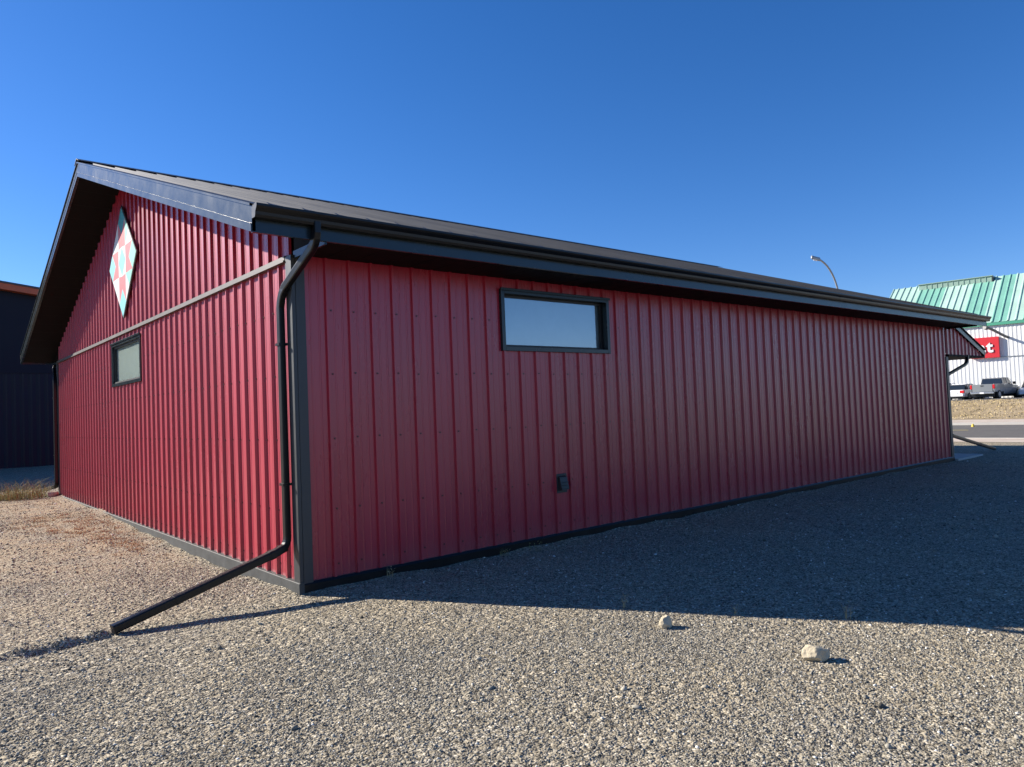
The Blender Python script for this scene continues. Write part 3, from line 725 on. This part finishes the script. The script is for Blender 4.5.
m = MB(); m.cyl((0, 0, -.1), (0, 0, 1), .22, .5); m.build('base', CONC, la)

# ------------------------------------------------------------------ vehicles
def loft_body(stations, name, mt, root, bev=.03):
    """stations: list of (x, [(y, z)...]) half outlines mirrored"""
    m = MB(); rings = []
    for x, half in stations:
        ring = [(x, y, z) for y, z in half]+[(x, -y, z) for y, z in reversed(half)]
        rings.append(ring)
    n = len(rings[0]); vs = [v for r_ in rings for v in r_]; fs = []
    for i in range(len(rings)-1):
        for a in range(n): fs.append((i*n+a, i*n+(a+1) % n, (i+1)*n+(a+1) % n, (i+1)*n+a))
    fs += [tuple(range(n)), tuple(range((len(rings)-1)*n, len(rings)*n))]
    m.add(vs, fs); return m.build(name, mt, root, bevel=bev)
def wheel(root, x, y, r, wd=.22):
    s_ = 1 if y > 0 else -1
    m = MB(); m.cyl((x, y-s_*wd, r), (0, s_, 0), r, wd, 24); o = m.build('wheel', RUB, root, bevel=.03)
    m = MB(); m.cyl((x, y-.01*s_, r), (0, s_, 0), r*.62, .025, 18)
    for k in range(6):
        a = k*math.pi/3; m.box(x-.03+math.cos(a)*r*.38, x+.03+math.cos(a)*r*.38, *sorted((y+s_*.012, y+s_*.022)), r+math.sin(a)*r*.38-.03, r+math.sin(a)*r*.38+.03)
    m.build('rim', RIM, o)
def car(name, label, px, D, az, paint, suv=False, py=397):
    p = at(px, py, D); root = empty(name, (p.x, p.y, .87), math.pi/2-az)         # +x local = forward
    tag(root, label, 'car', 'cars parked beside the warehouse')
    h = 1.68 if suv else 1.46; bw = .90; z1 = 1.0 if suv else .92
    bel = z1
    body = [(-2.25, [(.70, .45), (.74, .75), (.66, bel-.06)]), (-2.15, [(.84, .30), (.88, .62), (.78, bel)]), (-1.2, [(.88, .22), (bw, .60), (.84, bel+.02)]), (.2, [(.88, .22), (bw, .60), (.84, bel)]),
            (.95, [(.88, .22), (bw, .60), (.80, bel-.06)]), (1.9, [(.84, .26), (.86, .55), (.70, bel-.22)]), (2.22, [(.66, .32), (.70, .50), (.58, bel-.36)])]
    loft_body(body, 'body', paint, root)
    m = MB(); m.box(-2.05, 2.0, -.76, .76, .13, .35); m.build('chassis', BLACK, root)
    xr = -2.05 if suv else -1.75
    cab = [(xr, [(.74, bel-.03), (.70, bel+.05)]), (xr+.35, [(.78, bel-.03), (.60, h-.06)]), (xr+.75, [(.80, bel-.03), (.60, h)]), (0, [(.80, bel-.03), (.60, h)]), (1.05, [(.74, bel-.08), (.68, bel-.02)])]
    loft_body(cab, 'cabin_glass', CGLS, root, .02)
    rf = [(xr+.30, [(.62, h-.07), (.60, h-.05)]), (xr+.75, [(.63, h-.03), (.60, h+.012)]), (0, [(.63, h-.03), (.60, h+.012)]), (.25, [(.60, h-.10), (.57, h-.06)])]
    loft_body(rf, 'roof', paint, root, .01)
    for s_ in (-1, 1):
        for x0 in (xr+.55, -.55, .45):
            m = MB(); m.prism([(0, 0, 0), (.07, 0, 0), (.07, .01*s_, 0), (0, .01*s_, 0)], (x0, s_*.815, bel-.02), (x0-(.25 if x0 > 0 else -.02), s_*.625, h-.04))
            m.build('pillar', paint, root)
        for x in (-1.35, 1.38): wheel(root, x, s_*.90, .33)
        m = MB(); m.box(-2.275, -2.10, *sorted((s_*.50, s_*.86)), bel-.30, bel-.06); m.build('tail_light', LTR, root, bevel=.02)
        m = MB(); m.box(2.0, 2.245, *sorted((s_*.42, s_*.76)), bel-.42, bel-.30); m.build('headlight', LTW, root, bevel=.02)
        m = MB(); m.box(.72, .86, *sorted((s_*.86, s_*1.0)), bel-.02, bel+.10); m.build('mirror', paint, root, bevel=.02)
    m = MB(); m.box(-2.30, -2.1, -.78, .78, .34, .50); m.build('bumper', paint, root, bevel=.03)
    m = MB(); m.box(2.1, 2.27, -.70, .70, .30, .44); m.build('bumper', paint, root, bevel=.03)
    m = MB(); m.box(-2.285, -2.262, -.26, .26, .56, .68); m.build('number_plate', LTW, root)
    return root
def pickup(label, px, D, az, paint, py=397):
    p = at(px, py, D); root = empty('pickup_truck', (p.x, p.y, .87), math.pi/2-az); tag(root, label, 'pickup truck')
    bw = .97
    # bed box (open)
    m = MB(); m.box(-2.85, -.95, -bw, -bw+.10, .62, 1.33); m.box(-2.85, -.95, bw-.10, bw, .62, 1.33); m.box(-2.80, -.95, -.86, .86, .62, .75); m.box(-1.02, -.95, -.86, .86, .75, 1.33)
    m.build('bed', paint, root, bevel=.03)
    m = MB(); m.box(-2.90, -2.82, -.80, .80, .66, 1.32); tg = m.build('tailgate', paint, root, bevel=.02)
    m = MB(); m.box(-2.915, -2.899, -.12, .12, 1.14, 1.22); m.build('handle', BLACK, tg)
    m = MB(); m.box(-3.04, -2.88, -.92, .92, .48, .64); m.build('rear_bumper', CHRM, root, bevel=.03)
    m = MB(); m.box(-3.05, -3.035, -.16, .16, .50, .62); m.build('number_plate', LTW, root)
    m = MB(); m.box(-2.7, 2.6, -.84, .84, .20, .60); m.build('chassis', BLACK, root)
    body = [(-.95, [(bw, .42), (bw, 1.0), (.92, 1.32)]), (.95, [(bw, .42), (bw, 1.0), (.92, 1.30)]), (1.2, [(bw, .42), (bw, .95), (.90, 1.24)]), (2.5, [(.95, .50), (.94, .90), (.84, 1.15)]), (2.8, [(.84, .50), (.84, .85), (.76, 1.05)])]
    loft_body(body, 'body', paint, root)
    cab = [(-.93, [(.88, 1.28), (.82, 1.35)]), (-.80, [(.88, 1.28), (.74, 1.84)]), (-.4, [(.90, 1.28), (.74, 1.88)]), (.55, [(.90, 1.28), (.74, 1.87)]), (1.35, [(.86, 1.20), (.80, 1.26)])]
    loft_body(cab, 'cabin_glass', CGLS, root, .02)
    rf = [(-.84, [(.76, 1.80), (.74, 1.85)]), (-.4, [(.77, 1.86), (.74, 1.905)]), (.55, [(.77, 1.84), (.74, 1.89)]), (.75, [(.74, 1.76), (.71, 1.80)])]
    loft_body(rf, 'roof', paint, root, .01)
    for s_ in (-1, 1):
        for x0, x1 in ((-.94, -.80), (.0, .02), (1.28, .62)):
            m = MB(); m.prism([(0, 0, 0), (.09, 0, 0), (.09, .012*s_, 0), (0, .012*s_, 0)], (x0, s_*.895, 1.30), (x1, s_*.765, 1.86))
            m.build('pillar', paint, root)
        for x in (-1.95, 1.85): wheel(root, x, s_*.98, .40, .26)
        m = MB(); m.box(-2.905, -2.70, *sorted((s_*.82, s_*.982)), .92, 1.28); m.build('tail_light', LTR, root, bevel=.02)
        m = MB(); m.box(2.60, 2.83, *sorted((s_*.50, s_*.86)), .80, .98); m.build('headlight', LTW, root, bevel=.02)
        m = MB(); m.box(.95, 1.12, *sorted((s_*.96, s_*1.16)), 1.26, 1.50); m.build('mirror', BLACK, root, bevel=.02)
    return root
pickup('dark grey pickup truck with its tailgate towards the road by the white warehouse', 997, 65.5, R(95), PGREY)
car('parked_car', 'silver car parked just left of the grey pickup truck', 966, 67.0, R(96), PSILV)
car('parked_car', 'white car half hidden behind the far corner of the red shed', 951, 69.5, R(172), PWHT, suv=True)
car('parked_car', 'white car cut off by the right edge of the photo beside the grey truck', 1034, 65.5, R(265), PWHT, suv=True)
# yellow marker on the far kerb
yp = at(973, 427, 33); m = MB()
m.cyl((yp.x, yp.y, 0), (0, 0, 1), .07, .10, 10, r2=.05); m.cyl((yp.x, yp.y, .10), (0, 0, 1), .055, .04, 10, r2=.02); o = m.build('kerb_marker', YEL)
tag(o, 'small yellow marker standing at the edge of the road', 'marker')

# ------------------------------------------------------------------ rocks
def rock(name, label, c, dims, rz, seed, mt=LIME):
    bm = bmesh.new(); bmesh.ops.create_icosphere(bm, subdivisions=4, radius=1)
    rs = random.Random(seed); planes = [(Vector((rs.gauss(0, 1), rs.gauss(0, 1), rs.gauss(0, 1))).normalized(), rs.uniform(.62, .86)) for _ in range(13)]
    for v in bm.verts:
        for n_, d in planes:
            k = v.co.dot(n_)
            if k > d: v.co -= n_*(k-d)*.93
        v.co += v.co.normalized()*mnoise.fractal(v.co*2.2+Vector((seed, 0, 0)), 1, 2, 4)*.05
        v.co = Vector((v.co.x*dims[0], v.co.y*dims[1], v.co.z*dims[2]))
    me = bpy.data.meshes.new(name); bm.to_mesh(me); bm.free(); me.materials.append(mt)
    me.polygons.foreach_set('use_smooth', [True]*len(me.polygons))
    o = bpy.data.objects.new(name, me); COL.objects.link(o); zb = float(gh(c[0], c[1]))
    o.location = (c[0], c[1], zb+dims[2]*.50); o.rotation_euler = (0, .06, rz); tag(o, label, 'rock', 'pale rocks lying on the gravel'); return o
rock('rock', 'small round pale rock near the edge of the shed shadow', (1.395, -3.03), (.062, .052, .058), .4, 3)
rock('rock', 'larger blocky pale limestone rock on the sunny gravel at right', (1.455, -4.125), (.088, .052, .068), -.62, 8)
rock('rock', 'white stone lying at the far left corner of the gable', (-.16, 12.75), (.16, .10, .09), .2, 5)

# ------------------------------------------------------------------ loose gravel stones (uncountable)
ICO = bmesh.new(); bmesh.ops.create_icosphere(ICO, subdivisions=1, radius=1)
iv = np.array([v.co[:] for v in ICO.verts]); itf = np.array([[v.index for v in f.verts] for f in ICO.faces]); ICO.free()
def stones(n, rmin, rmax, amin, amax, smin, smax):
    rr = np.sqrt(RNG.uniform(rmin**2, rmax**2, n)); aa = RNG.uniform(amin, amax, n)
    x = CX+rr*np.sin(YAW+aa); y = CY+rr*np.cos(YAW+aa)
    s = smin*(smax/smin)**(RNG.uniform(0, 1, n)**2.2)
    keep = ~((x > -.06) & (y > -.05) & (y < W+.2))
    pn = np.sin(x*1.1+2*np.sin(y*.7))+np.sin(y*1.7-x*.8+1.5*np.sin(x*1.9))+.6*np.sin(x*4.1+y*3.3)*np.cos(y*3.7-x*1.3)
    keep &= RNG.uniform(0, 1, n) < np.clip(.72+.18*pn, .35, 1)
    return x[keep], y[keep], s[keep]
parts_ = [stones(150000, 2.2, 5.5, R(-52), R(52), .0024, .0088), stones(110000, 5.5, 9.5, R(-50), R(50), .0034, .0108), stones(60000, 9.5, 16, R(-44), R(44), .006, .015), stones(24000, 16, 27, R(-42), R(42), .009, .021)]
parts_.append(stones(900, 2.2, 12, R(-52), R(52), .011, .024))
xs_ = np.concatenate([p_[0] for p_ in parts_]); ys_ = np.concatenate([p_[1] for p_ in parts_]); ss_ = np.concatenate([p_[2] for p_ in parts_])
k_ = xs_ < 23.8; xs_, ys_, ss_ = xs_[k_], ys_[k_], ss_[k_]
N = len(xs_)
sc = np.stack([ss_*RNG.uniform(.8, 1.35, N), ss_*RNG.uniform(.7, 1.15, N), ss_*RNG.uniform(.38, .80, N)], 1)
lv = iv[None]*(1+RNG.uniform(-.36, .36, (N, 12, 1)))*sc[:, None, :]
a1, a2 = RNG.uniform(0, 2*np.pi, N), RNG.normal(0, .45, N)
c2, s2 = np.cos(a2)[:, None], np.sin(a2)[:, None]
yy = lv[..., 1]*c2-lv[..., 2]*s2; zz = lv[..., 1]*s2+lv[..., 2]*c2; xx_ = lv[..., 0]
c1, s1 = np.cos(a1)[:, None], np.sin(a1)[:, None]
Vx = xx_*c1-yy*s1+xs_[:, None]; Vy = xx_*s1+yy*c1+ys_[:, None]; Vz = zz+(gh(xs_, ys_)+sc[:, 2]*RNG.uniform(.05, .75, N))[:, None]
V = np.stack([Vx, Vy, Vz], -1).reshape(-1, 3)
Fc = (itf[None]+(np.arange(N)*12)[:, None, None]).reshape(-1, 3)
me = bpy.data.meshes.new('gravel'); me.vertices.add(len(V)); me.vertices.foreach_set('co', V.astype(np.float32).ravel())
me.loops.add(len(Fc)*3); me.loops.foreach_set('vertex_index', Fc.astype(np.int32).ravel())
me.polygons.add(len(Fc)); me.polygons.foreach_set('loop_start', (np.arange(len(Fc))*3).astype(np.int32)); me.polygons.foreach_set('loop_total', np.full(len(Fc), 3, np.int32))
tone = np.repeat(np.clip(RNG.normal(.45, .24, N), 0, 1), 12).astype(np.float32)
at_ = me.attributes.new('tone', 'FLOAT', 'POINT'); at_.data.foreach_set('value', tone)
me.update(); me.materials.append(STONE)
og = bpy.data.objects.new('gravel', me); COL.objects.link(og)
tag(og, 'loose crushed grey and tan gravel stones covering the yard', 'gravel', kind='stuff')

# ------------------------------------------------------------------ weeds and dry grass
def blades(mb, c, n, spread, h, lean=.5, wd=.003, segs=3, zf=None):
    for _ in range(n):
        a = random.uniform(0, 2*math.pi); r_ = spread*math.sqrt(random.random())
        x, y = c[0]+r_*math.cos(a), c[1]+r_*math.sin(a); z = float(gh(x, y))-.004
        hh = h*random.uniform(.45, 1.1); th = random.uniform(0, 2*math.pi); le = lean*random.uniform(.1, 1)*hh
        wv = Vector((math.cos(th+1.57), math.sin(th+1.57), 0))*wd*random.uniform(.7, 1.4); pts_ = []
        for k in range(segs+1):
            t = k/segs; pts_.append(Vector((x+math.cos(th)*le*t*t, y+math.sin(th)*le*t*t, z+hh*t*(1-.25*lean*t))))
        for k in range(segs):
            w0 = wv*(1-k/segs); w1 = wv*(1-(k+1)/segs)
            mb.quad(pts_[k]-w0, pts_[k]+w0, pts_[k+1]+w1*1.001+Vector((0, 0, 1e-5)), pts_[k+1]-w1)
def sprig(label, c, h, n=9, mt=STRAW, spread=.02, lean=.5):
    m = MB(); blades(m, c, n, spread, h, lean, .0026)
    for _ in range(n):                       # little side leaves
        a = random.uniform(0, 6.28); z = h*random.uniform(.15, .8); p_ = Vector((c[0]+random.uniform(-spread, spread), c[1]+random.uniform(-spread, spread), float(gh(*c[:2]))+z))
        d = Vector((math.cos(a), math.sin(a), .5)); q_ = p_+d*.03; sd2 = Vector((-d.y, d.x, 0))*.006
        m.quad(p_, p_.lerp(q_, .5)+sd2, q_, p_.lerp(q_, .5)-sd2)
    o = m.build('weed', mt, fix=False); tag(o, label, 'weed', 'small weeds in the gravel by the shed'); return o
sprig('dry upright weed sprig left of the small round rock at the shadow edge', (1.57, -2.48), .13, 8)
sprig('single thin dry stalk at the shadow edge between the two pale rocks', (1.985, -3.22), .11, 5)
sprig('thin dry weed at the shadow edge above the blocky limestone rock', (2.40, -3.88), .15, 7)
sprig('dry weed tuft against the black base trim nearest the shed corner', (.86, -.10), .13, 12, STRAW, .035)
sprig('olive weed tuft at the foot of the side wall below the window', (2.30, -.12), .11, 12, OLIVE, .05)
sprig('low olive weed at the foot of the side wall below the vent hood', (2.75, -.15), .09, 14, OLIVE, .09)
m = MB()
for _ in range(95):
    cx_, cy_ = random.gauss(-.66, .36), random.gauss(7.0, .9)
    blades(m, (cx_, cy_), 26, .09, .055, 1.5, .0035, 2)
for _ in range(60):
    cx_, cy_ = random.gauss(-.40, .22), random.gauss(4.9, .7)
    blades(m, (cx_, cy_), 24, .08, .05, 1.5, .0035, 2)
tag(m.build('rusty_ground_weeds', RUST, fix=False), 'low rusty orange dried weeds in the gravel along the gable wall', 'ground cover', kind='stuff')
m = MB()
for _ in range(420):
    t = random.random(); cx_, cy_ = random.uniform(-2.4, -.25), random.uniform(7.5, 14.5)
    blades(m, (cx_, cy_), 12, .14, .045, 1.7, .0035, 2)
for _ in range(130):
    cx_, cy_ = random.uniform(-2.6, -.15), random.uniform(2.2, 8); blades(m, (cx_, cy_), 10, .12, .035, 1.6, .004, 2)
for q_ in ((.95, -3.75), (1.55, -4.75), (2.3, -4.9), (.1, -2.6), (-.9, -1.2), (-1.6, 1.1), (-1.3, 2.4)):
    for _ in range(5): blades(m, (q_[0]+random.gauss(0, .05), q_[1]+random.gauss(0, .05)), 9, .05, .022, 2.2, .0025, 2)
tag(m.build('dry_straw_grass', STRAW, fix=False), 'sparse low straw coloured dry grass over the gravel at left', 'grass', kind='stuff')
for i, (px_, py_, hh, lb) in enumerate([(25, 499, .62, 'tall bushy olive and straw weed clump in front of the navy building'), (6, 500, .30, 'lower weed clump at the very left edge of the photo')]):
    d = ray(px_, py_); t = (.07-CZ)/d.z; c = Vector((CX, CY, CZ))+d*t
    m = MB(); blades(m, (c.x, c.y), 230, .5 if i == 0 else .3, hh, 1.1, .006, 3); o = m.build('weed_clump', OLIVE if i == 0 else STRAW, fix=False); tag(o, lb, 'weed')
    if i == 0:
        m = MB(); blades(m, (c.x, c.y), 120, .45, hh*.9, 1.2, .005, 3); m.build('dry_stalks', STRAW, o, fix=False)
# dry grass on the far bank
m = MB()
for _ in range(9000):
    x, y = random.uniform(44, 62), random.uniform(-6, 34); z = float(gh(x, y, False)); hh = random.uniform(.03, .11); a = random.uniform(0, 3.14); w_ = Vector((math.cos(a), math.sin(a), 0))*random.uniform(.02, .06)
    p_ = Vector((x, y, z)); m.add([p_-w_, p_+w_, p_+w_*.3+Vector((random.uniform(-.05, .05), 0, hh))], [(0, 1, 2)])
tag(m.build('bank_grass', STRAW, fix=False), 'tufts of dry yellow grass on the bank below the car park', 'grass', kind='stuff')
